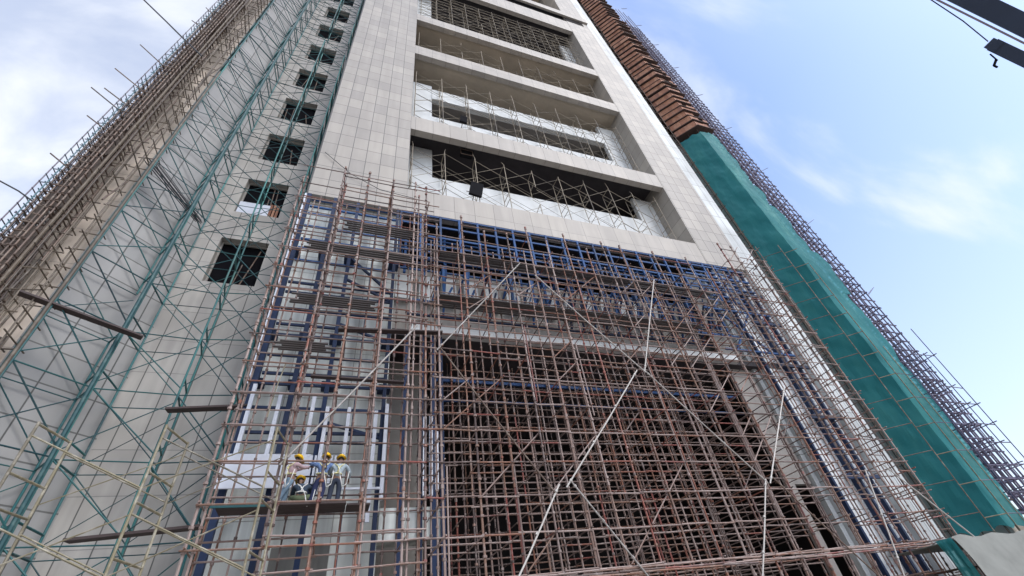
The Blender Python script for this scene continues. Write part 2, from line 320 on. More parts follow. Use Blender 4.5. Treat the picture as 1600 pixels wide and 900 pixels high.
part('window_board', MB().box(-7.5, -5.9, 19.62, 19.68, 23.45, 24.5), M['alu'], T, 'pale board closing the foot of one window')
part('slatted_screen', MB().box(-5.88, -5.76, 19.6, 19.66, 23.45, 24.6).box(-5.70, -5.58, 19.6, 19.66, 23.45, 24.6).box(-5.52, -5.40, 19.6, 19.66, 23.45, 24.6), M['ply'], T)
# chamfered wings left and right
def wing(sx, corner, edge, far):
    cx, cy = corner; ex, ey = edge
    part('chamfer_wall', MB().prism([(cx, cy), (ex, ey), (ex+sx*-.0, ey+1.2), (cx, cy+1.2)] if sx < 0 else [(cx, cy), (cx, cy+1.2), (ex, ey+1.2), (ex, ey)], 0, TOP), M['chamfer'], T)
    part('pier_wall', MB().prism([(ex, ey+.003), (far, ey+.003), (far+sx*2.5, ey+2.5), (ex, ey+2.5)], 0, TOP), M['pier'], T)
wing(-1, (-8.5, 19.5), (-11.0, 17.0), -12.9)
wing(1, (33.5, 19.5), (36.0, 17.0), 37.9)
part('recess_wall', MB().box(29.9, 33.5, 19.5, 20.1, 0, TOP), M['slab_grey'], T)
part('corner_return', MB().box(-3.6, -3.3, 19.2, 19.5, 0, TOP).box(28.2, 29.9, 17.5, 19.5, 0, TOP), M['slab_grey'], T)
# lower storeys: bare concrete wall, entrance void, white wall strip
part('concrete_wall', MB().box(-3.6, 1.5, 17.6, 18.2, 0, 23.05), M['concrete'], T)
part('stained_patch', MB().box(-1.75, .0, 17.592, 17.6, 0, 5.6), M['stain'], T, 'dark damp stain low on the concrete wall')
part('concrete_beam', MB().box(1.5, 3.7, 17.3, 18.2, 5.55, 6.6), M['concrete'], T)
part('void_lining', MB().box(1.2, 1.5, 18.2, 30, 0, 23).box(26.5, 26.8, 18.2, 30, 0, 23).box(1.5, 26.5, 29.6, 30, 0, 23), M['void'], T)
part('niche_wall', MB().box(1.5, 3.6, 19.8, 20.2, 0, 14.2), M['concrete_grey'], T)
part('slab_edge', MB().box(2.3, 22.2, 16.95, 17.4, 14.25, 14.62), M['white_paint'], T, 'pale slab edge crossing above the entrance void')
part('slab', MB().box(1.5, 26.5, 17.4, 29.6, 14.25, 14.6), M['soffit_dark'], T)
up = MB()
x = 1.5
for k in range(17):
    up.box(x+.12, x+(.95 if x < 9 else .7), 18.6, 18.94, 17.6, 19.4); x += 1.3
part('upper_wall_panel', up, M['white_paint'], T)
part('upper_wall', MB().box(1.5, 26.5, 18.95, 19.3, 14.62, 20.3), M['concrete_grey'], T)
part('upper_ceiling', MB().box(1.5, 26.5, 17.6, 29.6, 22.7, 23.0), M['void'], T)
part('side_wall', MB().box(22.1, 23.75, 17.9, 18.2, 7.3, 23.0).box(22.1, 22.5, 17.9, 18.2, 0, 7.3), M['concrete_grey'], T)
part('wall_strip', MB().box(23.78, 24.08, 17.7, 18.2, 0, 23.04), M['backing'], T)
part('white_wall', MB().box(24.5, 28.2, 17.45, 18.2, 0, 23.04), M['white_panel'], T)

# ------------------------------------------------------------------ blue steel behind the scaffold
S = thing('steel_lattice', 'blue steel cladding frame bolted to the pale bare concrete wall on the left', 'steel frame', (-1, 16.9, 0))
for x, wd in ((-3.45, .2), (-2.1, .17), (-.88, .16), (.24, .08), (1.33, .14)):
    part('column', MB().box(x-wd/2, x+wd/2, 16.82, 17.08, 0, 22.85, .4), M['navy'], S)
for z in (22.5, 21.9, 21.3, 20.3, 19.3, 18.65, 17.8, 16.35, 15.75, 14.8, 13.95, 13.4, 12.4, 11.55, 11.1, 10.1, 9.15, 8.8):
    part('rail', MB().box(-3.3, 1.3, 16.9, 17.0, z-.05, z+.05), M['blue' if z > 17 else 'navy'], S)
for za, zb in ((18.4, 16.3), (16.9, 15.8), (14.2, 13.4), (9.6, 9.0)): part('diagonal', MB().bar((-.8, 16.95, za), (1.3, 16.95, zb), .12, .1), M['navy'], S)
for x in (-3.45, -2.1, -.88, 1.33):
    for z in (18.6, 13.6, 11.3):
        part('bracket', MB().box(x-.25, x+.25, 17.08, 17.6, z-.1, z+.1, .2), M['navy'], S)
for x, z0, z1 in ((-3.35, 7.9, 10.9), (-2.42, 7.9, 10.6), (-1.25, 7.9, 10.6), (-.72, 7.9, 10.1), (.06, 6.4, 10.1), (1.06, 6.0, 10.0), (1.46, 6.7, 10.3), (2.96, 6.8, 9.8), (3.2, 6.8, 9.9), (3.42, 7.0, 9.2)):
    part('stud', MB().box(x-.065, x+.065, 16.66, 16.78, z0, z1), M['alu'], S, 'bright white aluminium stud')
part('stud', MB().box(-3.64, -3.56, 16.66, 16.78, 10.9, 22.6), M['alu'], S, 'long white aluminium stud at the wall edge')
part('stud', MB().box(.0, 1.4, 16.5, 16.6, 7.0, 7.07), M['alu'], S, 'short white aluminium cross piece')
for x in (2.2, 2.9, 3.4, 3.75):
    part('column', MB().box(x-.09, x+.09, 17.2, 17.42, 0, 14.2, .5), M['navy'], S)
solo('cladding_panel', MB().box(-3.68, -1.0, 16.45, 16.52, 7.08, 8.18), M['alu'], 'large white cladding panel being fixed beside the crouching workers', 'panel')
solo('corrugated_sheet', (lambda q: [q.box(-1.0+.13*k, -.93+.13*k, 16.47, 16.52+.02*(k % 2), 7.2, 8.15) for k in range(9)] and q)(MB()), M['alu'], 'narrow ribbed pale sheet behind the four workers', 'sheet')

S = thing('steel_grid', 'bright blue steel window grid under the lowest stone beam', 'steel frame', (13, 17, 19))
xs = [1.53+1.16*k for k in range(22)]
for x in xs: part('mullion', MB().box(x-.06, x+.06, 16.97, 17.09, 19.3, 23.0, .45), M['blue'], S)
for z in (22.93, 22.05, 21.1, 20.4, 19.75, 19.3): part('transom', MB().box(1.45, 26.0, 17.0, 17.07, z-.06, z+.06, .4), M['blue'], S)
for x in xs: part('rear_post', MB().box(x+.4, x+.54, 18.05, 18.17, 19.0, 22.6, .2), M['blue'], S)
for z in (21.9, 20.9, 20.2, 19.3): part('rear_rail', MB().box(1.6, 26.0, 18.0, 18.08, z-.05, z+.05, .2), M['blue'], S)
for x in xs: part('strut', MB().bar((x, 17.1, 20.4), (x+.46, 18.1, 20.9), .06, .06).bar((x, 17.1, 21.1), (x+.46, 18.1, 19.4), .06, .06), M['blue'], S)

S = thing('steel_truss', 'row of dark blue zigzag steel trusses across the wall above the pale slab edge', 'steel truss', (13, 17.5, 15))
part('chord', MB().box(2.2, 23.5, 17.2, 17.3, 16.3, 16.42, .2), M['blue'], S); part('chord', MB().box(2.2, 23.5, 17.2, 17.3, 19.0, 19.1, .3), M['navy'], S)
part('chord', MB().box(2.2, 23.5, 18.2, 18.3, 16.2, 16.3, .2), M['navy'], S)
x = 4.0; k = 0
while x < 23:
    q = MB(); q.bar((x, 17.26, 16.3), (x, 17.26, 19.1), .13, .12); q.bar((x, 17.26, 16.4), (x+.7, 18.2, 18.4), .09, .09); q.bar((x, 17.26, 19.0), (x-.5, 18.3, 17.0), .09, .09); q.bar((x+.15, 17.26, 19.0), (x+.15, 18.2, 16.3), .1, .1)
    if x > 8: q.bar((x-.6, 17.3, 16.4), (x, 17.3, 18.0), .08, .08)
    part('truss_web', q, M['blue' if random.random() < .6 else 'navy'], S); x += .8 if x > 8 else 1.3
part('chord', MB().box(3.6, 21.5, 17.9, 18.0, 12.2, 12.34, .4).box(3.6, 21.5, 17.9, 18.0, 11.2, 11.3, .4), M['blue'], S)

S = thing('steel_column_frame', 'pair of dark blue steel columns with brackets standing on the white wall at right', 'steel frame', (26, 17, 0))
for x in (24.3, 26.0, 26.35, 27.2): part('column', MB().box(x-.075, x+.075, 17.05, 17.28, 0, 22.9, .3), M['navy'], S)
for z in (3.9, 7.3, 10.7, 14.2, 17.6, 20.2):
    part('bracket', MB().box(25.2, 27.9, 16.9, 17.04, z-.09, z+.09, .3), M['navy'], S); part('bracket', MB().bar((25.4, 17.1, z+.1), (26.8, 17.1, z+.5), .1, .1), M['navy'], S)
for z in (15.2, 18.6):
    part('diagonal', MB().bar((22.6, 17.12, z), (25.6, 17.12, z+3.4), .13, .1).bar((25.6, 17.16, z), (22.6, 17.16, z+3.4), .13, .1), M['blue'], S)
for z in (22.6, 21.6, 20.6, 18.4, 15.1): part('rail', MB().box(21.5, 27.4, 16.95, 17.04, z-.06, z+.06, .3), M['blue'], S)

# ------------------------------------------------------------------ big front scaffold
LV = [.43+1.12*k for k in range(0, 21)]
def pole_mesh(h, r=.03, couplers=True, name='standard', mat=None, step=.56):
    q = MB(); n = max(1, int(h/3.0)); z = 0; px = py = 0
    for k in range(n):
        z1 = h*(k+1)/n; nx, ny = J(.015), J(.015)
        q.pipe((px, py, z), (nx, ny, z1), r, 6, random.random()*.55); px, py, z = nx, ny, z1
        q.pipe((nx, ny, z1-.12), (nx, ny, z1-.0), r*1.5, 6)
    if couplers:
        zz = .43
        while zz < h-.1: q.pipe((0, 0, zz-.035), (0, 0, zz+.035), r*1.7, 6, .05+.2*random.random()); zz += step
    return q.mesh(name, mat or M['pipe_rust'])
POLES = {h: [pole_mesh(h) for _ in range(3)] for h in (22.4, 21.3, 20.2, 19.3, 14.0)}
def put_pole(parent, x, y, h, lean=0.006, name='standard', wide=1.0):
    me = random.choice(POLES[h]); o = bpy.data.objects.new(name, me); COL.objects.link(o); o.parent = parent
    o.location = Vector((x, y, 0)) - Vector(parent.location); o.rotation_euler = (J(lean), J(lean), J(3)); o.scale = (wide, wide, 1); return o
def ledger_run(xs, y, z, r=.027, skip=.06, ext=.12):
    q = MB()
    for a, c in zip(xs[:-1], xs[1:]):
        q.pipe((a-ext*random.random(), y+J(.02), z+J(.03)), (c+ext*random.random(), y+J(.02), z+J(.03)), r, 6, random.random()*.55 if random.random() < .9 else random.random())
    return q
def lattice(S, xs, rows, rowtop, lmin=1, dense=1.0, stuff_rows=()):
    for ri, y in enumerate(rows):
        for x in xs:
            put_pole(S, x+J(.04), y+J(.03), rowtop(x, ri), wide=1.3 if ri == 0 else 1.05)
        hmax = max(rowtop(x, ri) for x in xs)
        for z in LV[lmin:]:
            if z < hmax-.15:
                xx = [x for x in xs if rowtop(x, ri) > z]
                if random.random() < .25 and len(xx) > 6: xx = xx[random.randint(0,3):len(xx)-random.randint(0,3)]
                if len(xx) > 1:
                    if xs is XL: xx = xx+[3.15]
                    q = ledger_run(xx, y-.045, z)
                    if q.v: part('ledger', q, M['pipe_rust'], S)
def transoms(S, xs, rows, rowtop, lmin=1):
    ex = MB(); cnt = 0
    for z in LV[lmin:]:
        for x in xs:
            ok = [i for i in range(len(rows)) if rowtop(x, i) > z+.1]
            if len(ok) < 2 or random.random() < .06: continue
            y0, y1 = rows[ok[0]], rows[ok[-1]]
            a, c = (x+.04, y0-.15-J(.08), z+.05+J(.02)), (x+.04, y1+.12, z+.05+J(.02))
            if cnt < 98: part('transom', MB().pipe(a, c, .024, 6, random.random()*.3), M['pipe_rust'], S); cnt += 1
            else: ex.pipe(a, c, .024, 6, random.random()*.3)
    if ex.v: part('transom', ex, M['pipe_rust'], S, kind='stuff')

XL = [-3.45, -1.66, -.45, .72, 1.97, 2.62]
XM = [3.17+1.222*k for k in range(16)]
XR = [22.72+1.215*k for k in range(4)]
S = thing('tube_scaffold', 'rusty tube scaffold with the workers platform standing before the pale concrete wall', 'scaffold', (-.5, 14.5, 0)); S_left = S
rt = lambda x, i: 22.4 if (i == 0 and x > -3) or x in (-1.66, .72) else 21.3
lattice(S, XL, (14.5, 15.75), rt); transoms(S, XL, (14.5, 15.75), rt)
for x in (-3.0, -1.35, 1.55): put_pole(S, x, 15.95, 21.3)
for x, z in ((-1.6, 22.4), (1.0, 22.3), (.6, 21.0)): pass
part('ledger', ledger_run([-3.6, -1.5, .7, 2.2, 3.2], 14.42, 21.95, skip=0), M['pipe_rust'], S)
part('plank_deck', MB().box(-3.1, -1.6, 14.75, 15.6, 6.04, 6.08).box(-1.58, .3, 14.7, 15.0, 6.03, 6.09).box(-1.58, .3, 15.03, 15.3, 6.03, 6.08).box(-1.58, .3, 15.33, 15.62, 6.03, 6.09).box(.32, 1.0, 14.9, 15.6, 6.03, 6.08), M['plank'], S, 'dark plank platform the workers stand on')
part('net_strip', MB().box(-3.3, -1.7, 14.62, 14.66, 5.97, 6.07), M['pipe_teal_dark'], S)
for z, x0, x1 in ((17.25, -2.6, 2.0), (11.8, -2.8, -1.0), (14.1, -2.6, .4), (19.0, -1.2, 2.0)):
    q = MB(); yy = 15.0
    while yy < 15.7: q.box(x0+J(.2), x1+J(.3), yy, yy+.1, z, z+.04); yy += .14
    part('plank_deck', q, M['deck'], S)
for z in LV[3:19]:
    if random.random() < .6: part('mid_rail', ledger_run(XL[1:], 14.46, z+.4+J(.15)), M['pipe_rust'], S)
for z in LV[4:19]: part('mid_rail', ledger_run(XL, 15.7, z+.52+J(.1)), M['pipe_rust'], S)
for x in (-1.55, .8, 2.08, -3.2): put_pole(S, x, 14.56+J(.06), 21.3, wide=1.1)
for x in (-2.5, .2, 2.6): put_pole(S, x, 15.72, 21.3)
B_ = thing('tube_scaffold', 'dense rusty tube scaffold filling the dark entrance void of the tower', 'scaffold', (13, 14.5, 0)); S_mid = B_
def rtm(x, i):
    if i >= 3: return 14.0
    h = math.sin(x*7.3+i*1.7)
    return (20.2 if h > .2 else 19.3) if i == 0 else (19.3 if i == 1 else 20.2)
ROWS = (14.5, 15.5, 16.6)
def rtm(x, i):
    h = math.sin(x*7.3+i*1.7)
    return (20.2 if h > .2 else 19.3) if i == 0 else (19.3 if i == 1 else 20.2)
lattice(B_, XM, ROWS, rtm); transoms(B_, XM, ROWS, rtm)
for z in LV[9:17]: part('mid_rail', ledger_run(XM, 15.5, z+.5+J(.1)), M['pipe_rust'], B_)
for k in range(34):
    x = random.choice(XM[:-2]); z = random.choice(LV[3:15]); sg = random.choice((1, 1, 1, 2))
    part('brace', MB().pipe((x, 14.55, z), (x+1.22*sg, 14.55+J(.05), z+1.12*sg), .024, 6), M['pipe_rust'], B_)
D_ = thing('tube_scaffold', 'shaded rear part of the rusty tube scaffold deep inside the dark entrance void', 'scaffold', (13, 18, 0))
DROWS = (17.8, 19.2, 20.8)
lattice(D_, XM, DROWS, lambda x, i: 14.0)
dt = MB()
for z in LV[1:12]:
    for x in XM: dt.pipe((x, 16.5, z+.06), (x, 21.2, z+.06), .022, 6, random.random()*.3)
part('inner_transom', dt, M['pipe_rust'], D_, kind='stuff')
for z, x0, x1, y0, y1 in ((18.75, 3.3, 21.5, 15.85, 16.6), (15.65, 3.3, 19.0, 15.75, 16.7)):
    for k in range(3):
        q = MB(); yy = y0
        xa, xb = x0+(x1-x0)*k/3, x0+(x1-x0)*(k+1)/3
        while yy < y1: q.box(xa+J(.25), xb+J(.25), yy, yy+.1, z+J(.03), z+.05+J(.01)); yy += .125
        part('plank_deck', q, M['deck'], B_)
for z in (3.55, 3.62, 3.7): part('ledger', ledger_run(XM[2:]+[22.7, 24], 14.4+J(.05), z+J(.04), skip=.1, ext=.6), M['pipe_rust'], B_)
C_ = thing('tube_scaffold', 'tapering end of the rusty tube scaffold standing before the white wall at right', 'scaffold', (24, 14.5, 0)); S_right = C_
rtr = lambda x, i: 22.4 if (i == 0 and x < 24.5) else 21.3
lattice(C_, XR, (14.5, 15.7, 16.4), rtr); transoms(C_, XR, (14.5, 15.7, 16.4), rtr)
for x in (22.9, 24.3): part('brace', MB().pipe((x, 14.5, 20.6), (x+1.6, 14.5, 22.3), .024), M['pipe_rust'], C_)
for x, t_ in ((1.6, 6), (4.5, 7), (6, 3), (9.2, 9), (14.8, 9), (17.5, 6), (18.5, 2.5)):
    pass
# red-painted uprights doubled on standards
for x, z0, z1 in ((5.55, 3.5, 7.0), (8.05, 3, 6.2), (6.85, 9.5, 13.2), (9.25, 9, 12.5), (11.6, 3, 9), (12.9, 3.5, 12), (15.2, 4, 10), (3.2, 3, 7), (16.5, 5, 12)):
    part('red_upright', MB().pipe((x+.09, 14.46, z0), (x+.09, 14.46, z1), .028, 6, .93-.0), M['pipe_rust'], B_)
# long diagonal poles clamped over the front
def dpole(S, p, q, mat, y0=14.36, r=.03, label=None):
    a = Vector((p[0], y0, p[1])); c = Vector((q[0], y0, q[1])); d = (c-a).normalized()*.12
    mid = (a+c)/2+Vector((J(.03), 0, -.03)); o = MB().poly([a-d, mid, c+d], r, 8)
    for t in (.03, .36, .68, .97):
        w_ = a.lerp(c, t); o.pipe(w_-d*.35, w_+d*.35, r*1.7, 6); o.pipe(w_, w_+Vector((0, .13, 0)), .02, 5)
    part('diagonal_brace', o, M[mat], S, label)
dpole(S_left, (2.14, 12.48), (-1.6, 7.12), 'pipe_grey')
for p, q, mt in (((7.19, 17.02), (3.06, 11.56), 'pipe_grey'), ((3.16, 11.54), (6.92, 6.14), 'pipe_brown'), ((7.11, 6.24), (4.3, 2.4), 'pipe_white'), ((12.01, 11.15), (7.52, 6.32), 'pipe_white'), ((7.7, 6.38), (10.1, 2.9), 'pipe_grey'),
                 ((15.41, 17.32), (12.55, 11.32), 'pipe_white'), ((8.05, 16.33), (12.46, 11.25), 'pipe_grey'), ((12.53, 11.25), (16.54, 6.33), 'pipe_grey'), ((20.66, 10.74), (16.81, 6.32), 'pipe_white'), ((16.52, 6.3), (14.0, 2.7), 'pipe_white'), ((17.07, 6.4), (20.2, 2.4), 'pipe_brown')):
    dpole(S_mid, p, q, mt, 14.36, .029)
dpole(S_right, (22.85, 6.64), (20.9, 1.7), 'pipe_white'); dpole(S_right, (24.44, 6.87), (27.4, 3.55), 'pipe_white')

# ------------------------------------------------------------------ frame scaffolds (welded frames and cross braces)
def frame_mesh(p, q, h, mat, r=.024, name='frame', low=.65):
    """two posts at plan points p and q with two rungs"""
    f = MB(); p, q = Vector((*p, 0)), Vector((*q, 0)); Z = Vector((0,0,1))
    for a in (p, q): f.pipe(a, a+Z*h, r, 6, random.random()*.4)
    f.pipe(p+Z*(h-.05), q+Z*(h-.05), r*.85, 6, .05); f.pipe(p+Z*low, q+Z*low, r*.85, 6, .02)
    return f.mesh(name, mat)
def brace_mesh(a, c, h, mat, r=.017, rails=True, cross=1.0):
    f = MB(); a, c = Vector((*a, 0)), Vector((*c, 0)); Z = Vector((0,0,1)); t0 = h-.05 if rails else h-.35
    f.pipe(a+Z*t0, c+Z*.25, r, 5)
    if random.random() < cross: f.pipe(a+Z*.25, c+Z*(h-.35), r*.8, 5)
    if rails: f.pipe(a+Z*(h-.05), c+Z*(h-.05), r, 5)
    return f.mesh('cross_brace', mat)
def frame_run(S, frames, bays, z0, n, h, mf, mb, rails=True, r=.024, rb=.017, drop=0, cross=1.0):
    for p, q in frames:
        me = [frame_mesh(p, q, h, mf, r) for _ in range(2)]
        for k in range(n):
            if random.random() < drop: continue
            o = bpy.data.objects.new('frame', me[k % 2]); COL.objects.link(o); o.parent = S; o.location = Vector((0,0,z0+h*k))-Vector(S.location)
    for (a, c) in bays:
      for e in (0, 1):
        me = [brace_mesh(a[e], c[e], h, mb, rb if e == 0 else rb*.8, rails=rails, cross=cross) for _ in range(3)]
        for k in range(n):
            if random.random() < drop: continue
            o = bpy.data.objects.new('cross_brace', me[k % 3]); COL.objects.link(o); o.parent = S; o.location = Vector((0,0,z0+h*k+J(.05)))-Vector(S.location)
L1, L1b, Lb = (-8.5, 17.55), (-9.24, 18.5), (-8.38, 19.0)
Ea, Eb = (-10.1, 15.95), (-10.84, 16.9)
W1, W2 = (-6.0, 17.8), (-6.15, 19.0)
R1, R2 = (-4.05, 17.6), (-4.15, 19.0)
S = thing('frame_scaffold', 'teal frame scaffold in the recess in front of the column of dark windows', 'scaffold', (-6.2, 18.3, 0))
frame_run(S, [(L1, Lb), (W1, W2), (R1, R2)], [((L1, Lb), (W1, W2)), ((W1, W2), (R1, R2))], .97, 25, 2.5, M['pipe_teal'], M['pipe_teal_dark'], r=.04, rb=.024, cross=.85, drop=.03)
S = thing('frame_scaffold', 'teal frame scaffold along the grey angled wing wall', 'scaffold', (-9.6, 17.2, 0))
frame_run(S, [((L1[0]-.05, L1[1]), L1b), (Ea, Eb)], [((Ea, Eb), (L1, L1b))], .97, 28, 2.5, M['pipe_teal'], M['pipe_teal_dark'], r=.038, rb=.028, cross=.3, drop=.02)
part('corner_post', MB().pipe((Ea[0]-.03, Ea[1]-.08, 0), (Ea[0]-.03, Ea[1]-.08, 32), .055, 8), M['pipe_olive'], S, 'olive green corner post'); part('corner_post', MB().pipe((L1[0]-.02, L1[1]-.1, 5), (L1[0]-.02, L1[1]-.1, 72), .075, 8, .35), M['pipe_teal'], S, 'thick teal corner post')
# yellow frame scaffold low in the left foreground
S = thing('frame_scaffold', 'faded yellow frame scaffold in the lower left foreground', 'scaffold', (-4.5, 13.5, 0))
ya = [((-7.05, 13.2), (-6.75, 14.3)), ((-4.42, 13.2), (-4.12, 14.3)), ((-1.80, 13.2), (-1.55, 14.3))]
frame_run(S, ya, [((ya[0][0], ya[0][1]), (ya[1][0], ya[1][1])), ((ya[1][0], ya[1][1]), (ya[2][0], ya[2][1]))], .2, 4, 1.86, M['pipe_yellow'], M['pipe_yellow'], rails=False, r=.033, rb=.023, cross=.6)
# brown scaffolds on the left wing
def tube_block(S, xs, ys, zs, top, mat, r=.026, skip=.1, tail=.25):
    for y in ys:
        for x in xs: part('standard', MB().pipe((x+J(.05), y+J(.05), 0), (x+J(.05), y+J(.05), top+J(2)), r, 6), M[mat], S)
    for z in zs:
        q = MB()
        for y in ys:
            if random.random() > skip: q.pipe((xs[0]-.3*random.random(), y, z+J(.08)), (xs[-1]+.3*random.random(), y, z+J(.08)), r, 6)
        for x in xs:
            if random.random() > .35: q.pipe((x, ys[0]-tail, z+.06), (x, ys[-1]+tail, z+.06), r, 6)
        if q.v: part('ledger', q, M[mat], S)
S = thing('tube_scaffold', 'olive and brown scaffold over the beige pier at the left edge', 'scaffold', (-11.3, 16, 0))
tube_block(S, [-10.5, -11.0, -11.5], [15.7, 16.6], [.95*k+1.2 for k in range(85)], 82, 'pipe_olive', r=.026)
part('ladder_rail', MB().pipe((-11.75, 15.8, 0), (-11.75, 15.8, 90), .06, 8), M['pipe_olive'], S)
for k in range(44):
    x = -10.6-random.random()*.9; z = 5+k*1.7
    part('leaning_pole', MB().pipe((x, 15.9+J(.2), z), (x-.35+J(.35), 16.7, z+4+J(1.5)), .035, 6), M['pipe_olive' if k % 2 else 'pipe_brown'], S)
S = thing('tube_scaffold', 'dense dark brown scaffold climbing the left corner of the tower', 'scaffold', (-12.3, 16, 0))
tube_block(S, [-11.9, -12.1, -12.3, -12.5, -12.7], [15.7, 16.2, 16.7], [.45*k+1 for k in range(99)], 84, 'pipe_brown', r=.032, skip=.03, tail=.06)
for k in range(80):
    z = 3+k*1.0
    part('upright_board', MB().box(-12.55+J(.25), -12.1+J(.25), 15.95+.012*(k % 3), 15.96+.012*(k % 3), z, z+1.8+J(.5)), M['wood'], S)
S = thing('tube_scaffold', 'blue grey outer scaffold against the sky on the left silhouette', 'scaffold', (-13.1, 16, 0))
tube_block(S, [-12.8, -13.0, -13.2, -13.4], [16.1, 16.7, 17.3], [.5*k+1 for k in range(99)], 70, 'pipe_blue_grey', r=.024, skip=.0, tail=.05)
# loose rods poking out into the sky
for x0, z0, x1, z1 in ((-14.82, 33.4, -12.6, 31.1), (-14.77, 29.95, -12.8, 28.2), (-14.86, 27.5, -12.9, 25.8), (-14.37, 27.7, -12.9, 26.5), (-13.97, 24.9, -12.6, 23.8), (-13.65, 41.5, -12.3, 39.8), (-13.7, 38.7, -12.4, 37.6), (-13.9, 21.5, -12.8, 20.6)):
    part('projecting_rod', MB().pipe((x0, 16.1, z0), (x1, 16.1, z1), .032, 6), M['pipe_brown'], S)
# dark planks and rod bundle
solo('plank', MB().bar((-10.9, 15.55, 13.25), (-7.75, 17.35, 13.0), .30, .07), M['plank'], 'long dark plank sloping across the angled wing wall', 'plank')
solo('plank', MB().bar((-5.95, 17.2, 10.0), (-3.3, 16.9, 10.1), .32, .07), M['plank'], 'dark plank lying level beneath the lowest window of the recess', 'plank')
solo('plank', MB().bar((-6.6, 16.2, 5.72), (-3.4, 15.4, 5.72), .30, .07), M['plank'], 'dark tilted plank at the bottom left beside the yellow scaffold', 'plank')
solo('plank', MB().bar((-.75, 15.3, 12.7), (3.4, 15.2, 12.95), .26, .06), M['plank'], 'dark plank above the top end of the pale diagonal pole', 'plank')
solo('plank', MB().bar((-1.4, 15.3, 10.55), (1.9, 15.3, 10.5), .2, .06), M['plank'], 'dark plank behind the pale diagonal pole on the left scaffold', 'plank')
rb = MB()
for k in range(16):
    o = Vector((J(.15), J(.15), J(.14))); rb.pipe(Vector((-10.5, 16.3, 22.6))+o*2, Vector((-8.2, 18.0, 20.6))+o, .016, 5)
solo('rod_bundle', rb, M['cable'], 'bundle of dark steel rods slung across the angled wing wall', 'rods')

# ------------------------------------------------------------------ scaffolds inside the openings
def room_scaffold(label, z0, n, h, x0, step, cnt, y0=17.75, depth=.95, top_extra=.6, r=.03):
    S = thing('frame_scaffold', label, 'scaffold', ((x0+step*cnt/2), y0, z0))
    fr = [((x0+step*k, y0), (x0+step*k+J(.1), y0+depth)) for k in range(cnt)]
    frame_run(S, fr, [(fr[k], fr[k+1]) for k in range(cnt-1)], z0, n, h, M['pipe_inner'], M['pipe_inner'], rails=False, r=r, rb=.019, drop=.06, cross=.8)
    for k in range(cnt):
        if random.random() < .6:
            part('loose_post', MB().pipe((fr[k][0][0], y0, z0+n*h), (fr[k][0][0]+J(.15), y0+.1, z0+n*h+top_extra*random.random()+.3), r), M['pipe_inner'], S)
    return S
room_scaffold('buff frame scaffold in the lowest opening, with dark rooms behind', 25.35, 3, 2.15, 2.1, 2.36, 10)
room_scaffold('buff frame scaffold in the tall second opening with a white band behind it', 34.65, 5, 1.95, 2.1, 2.36, 10)
room_scaffold('buff frame scaffold in the third opening against a plain beige soffit', 48.75, 3, 1.9, 2.2, 2.3, 10, top_extra=1.2)
S = room_scaffold('tightly braced buff scaffold in the dark fourth opening', 57.85, 6, 2.0, 2.3, 1.9, 12, r=.03)
for k in range(11): part('ledger', MB().pipe((2.0, 17.7, 58.5+1.1*k), (24.0, 17.7, 58.5+1.1*k), .026), M['pipe_inner'], S)
# side ladders of the rooms, on the right reveal
for z0, n in ((25.6, 6), (35, 10), (49, 6)):
    pass
# floodlights
def flood(x, y, z, s, label, tilt):
    S = thing('floodlight', label, 'floodlight', (x, y, z))
    part('housing', MB().bar((x, y, z-s*.62), (x+tilt, y-.02, z+s*.62), s*.8, .18, up=(0,1,0)), M['black'], S)
    part('bracket', MB().pipe((x-s*.5, y+.12, z-s*.2), (x+s*.5, y+.12, z-s*.2), .03).pipe((x, y+.1, z-s*.2), (x, y+.8, z-s*.5), .03), M['pipe_brown'], S)
flood(6.45, 17.55, 27.4, 1.15, 'tall black flood lamp tilted on the sill of the lowest opening', .25)
flood(6.1, 17.55, 37.1, .75, 'small black flood lamp on the sill of the second opening', .1)
S = thing('floodlight', 'dark box lamp with pale rim high inside the lowest opening', 'floodlight', (6.2, 18, 32.7))
part('housing', MB().box(5.85, 6.75, 18.0, 18.35, 32.5, 33.1), M['black'], S)
part('rim', MB().box(5.8, 6.8, 17.97, 18.0, 33.1, 33.16).box(5.8, 6.8, 17.97, 18.0, 32.44, 32.5).box(5.8, 5.85, 17.97, 18.0, 32.5, 33.1).box(6.75, 6.8, 17.97, 18.0, 32.5, 33.1), M['pipe_brown'], S)
part('hanger', MB().pipe((6.3, 18.2, 33.1), (6.3, 18.2, 34.1), .03), M['pipe_brown'], S)

# ------------------------------------------------------------------ right wing: net, boards, open scaffold
from mathutils import noise as mnoise
def netmesh(path, z0, z1, nz, amp, edge):
    """cloth tied along a plan path from z0 to z1: slack between ties, folds, one bulge, a ragged far edge"""
    q = MB(); n = len(path)
    for k in range(nz+1):
        z = z0+(z1-z0)*k/nz
        for i, (x, y) in enumerate(path):
            u = i/(n-1)
            f = mnoise.noise(Vector((u*7, z*.55, 1.3)))*.06 + mnoise.noise(Vector((u*16, z*1.7, 4.1)))*.025 + mnoise.noise(Vector((u*5+z*.8, z*.25, 9)))*.04
            sag = .07*abs(math.sin(z*math.pi/3.5))*math.sin(min(1, u*2.0)*math.pi)
            bulge = .30*math.exp(-((z-24.5)/2.2)**2)*math.exp(-((u-.62)/.22)**2)+.22*math.exp(-((z-16.2)/1.2)**2)*math.exp(-((u-.55)/.16)**2)
            ex = edge(z)*max(0, (u-.72)/.28)**1.5
            d = f-sag+bulge
            q.v.append(Vector((x+ex-d*.5, y-d, z+(.3*mnoise.noise(Vector((u*9, 0, k*.1))) if k in (0, nz) else 0))))
    for k in range(nz):
        for i in range(n-1):
            a = k*n+i; q.f.append((a, a+1, a+n+1, a+n)); q.t.append(0)
    return q
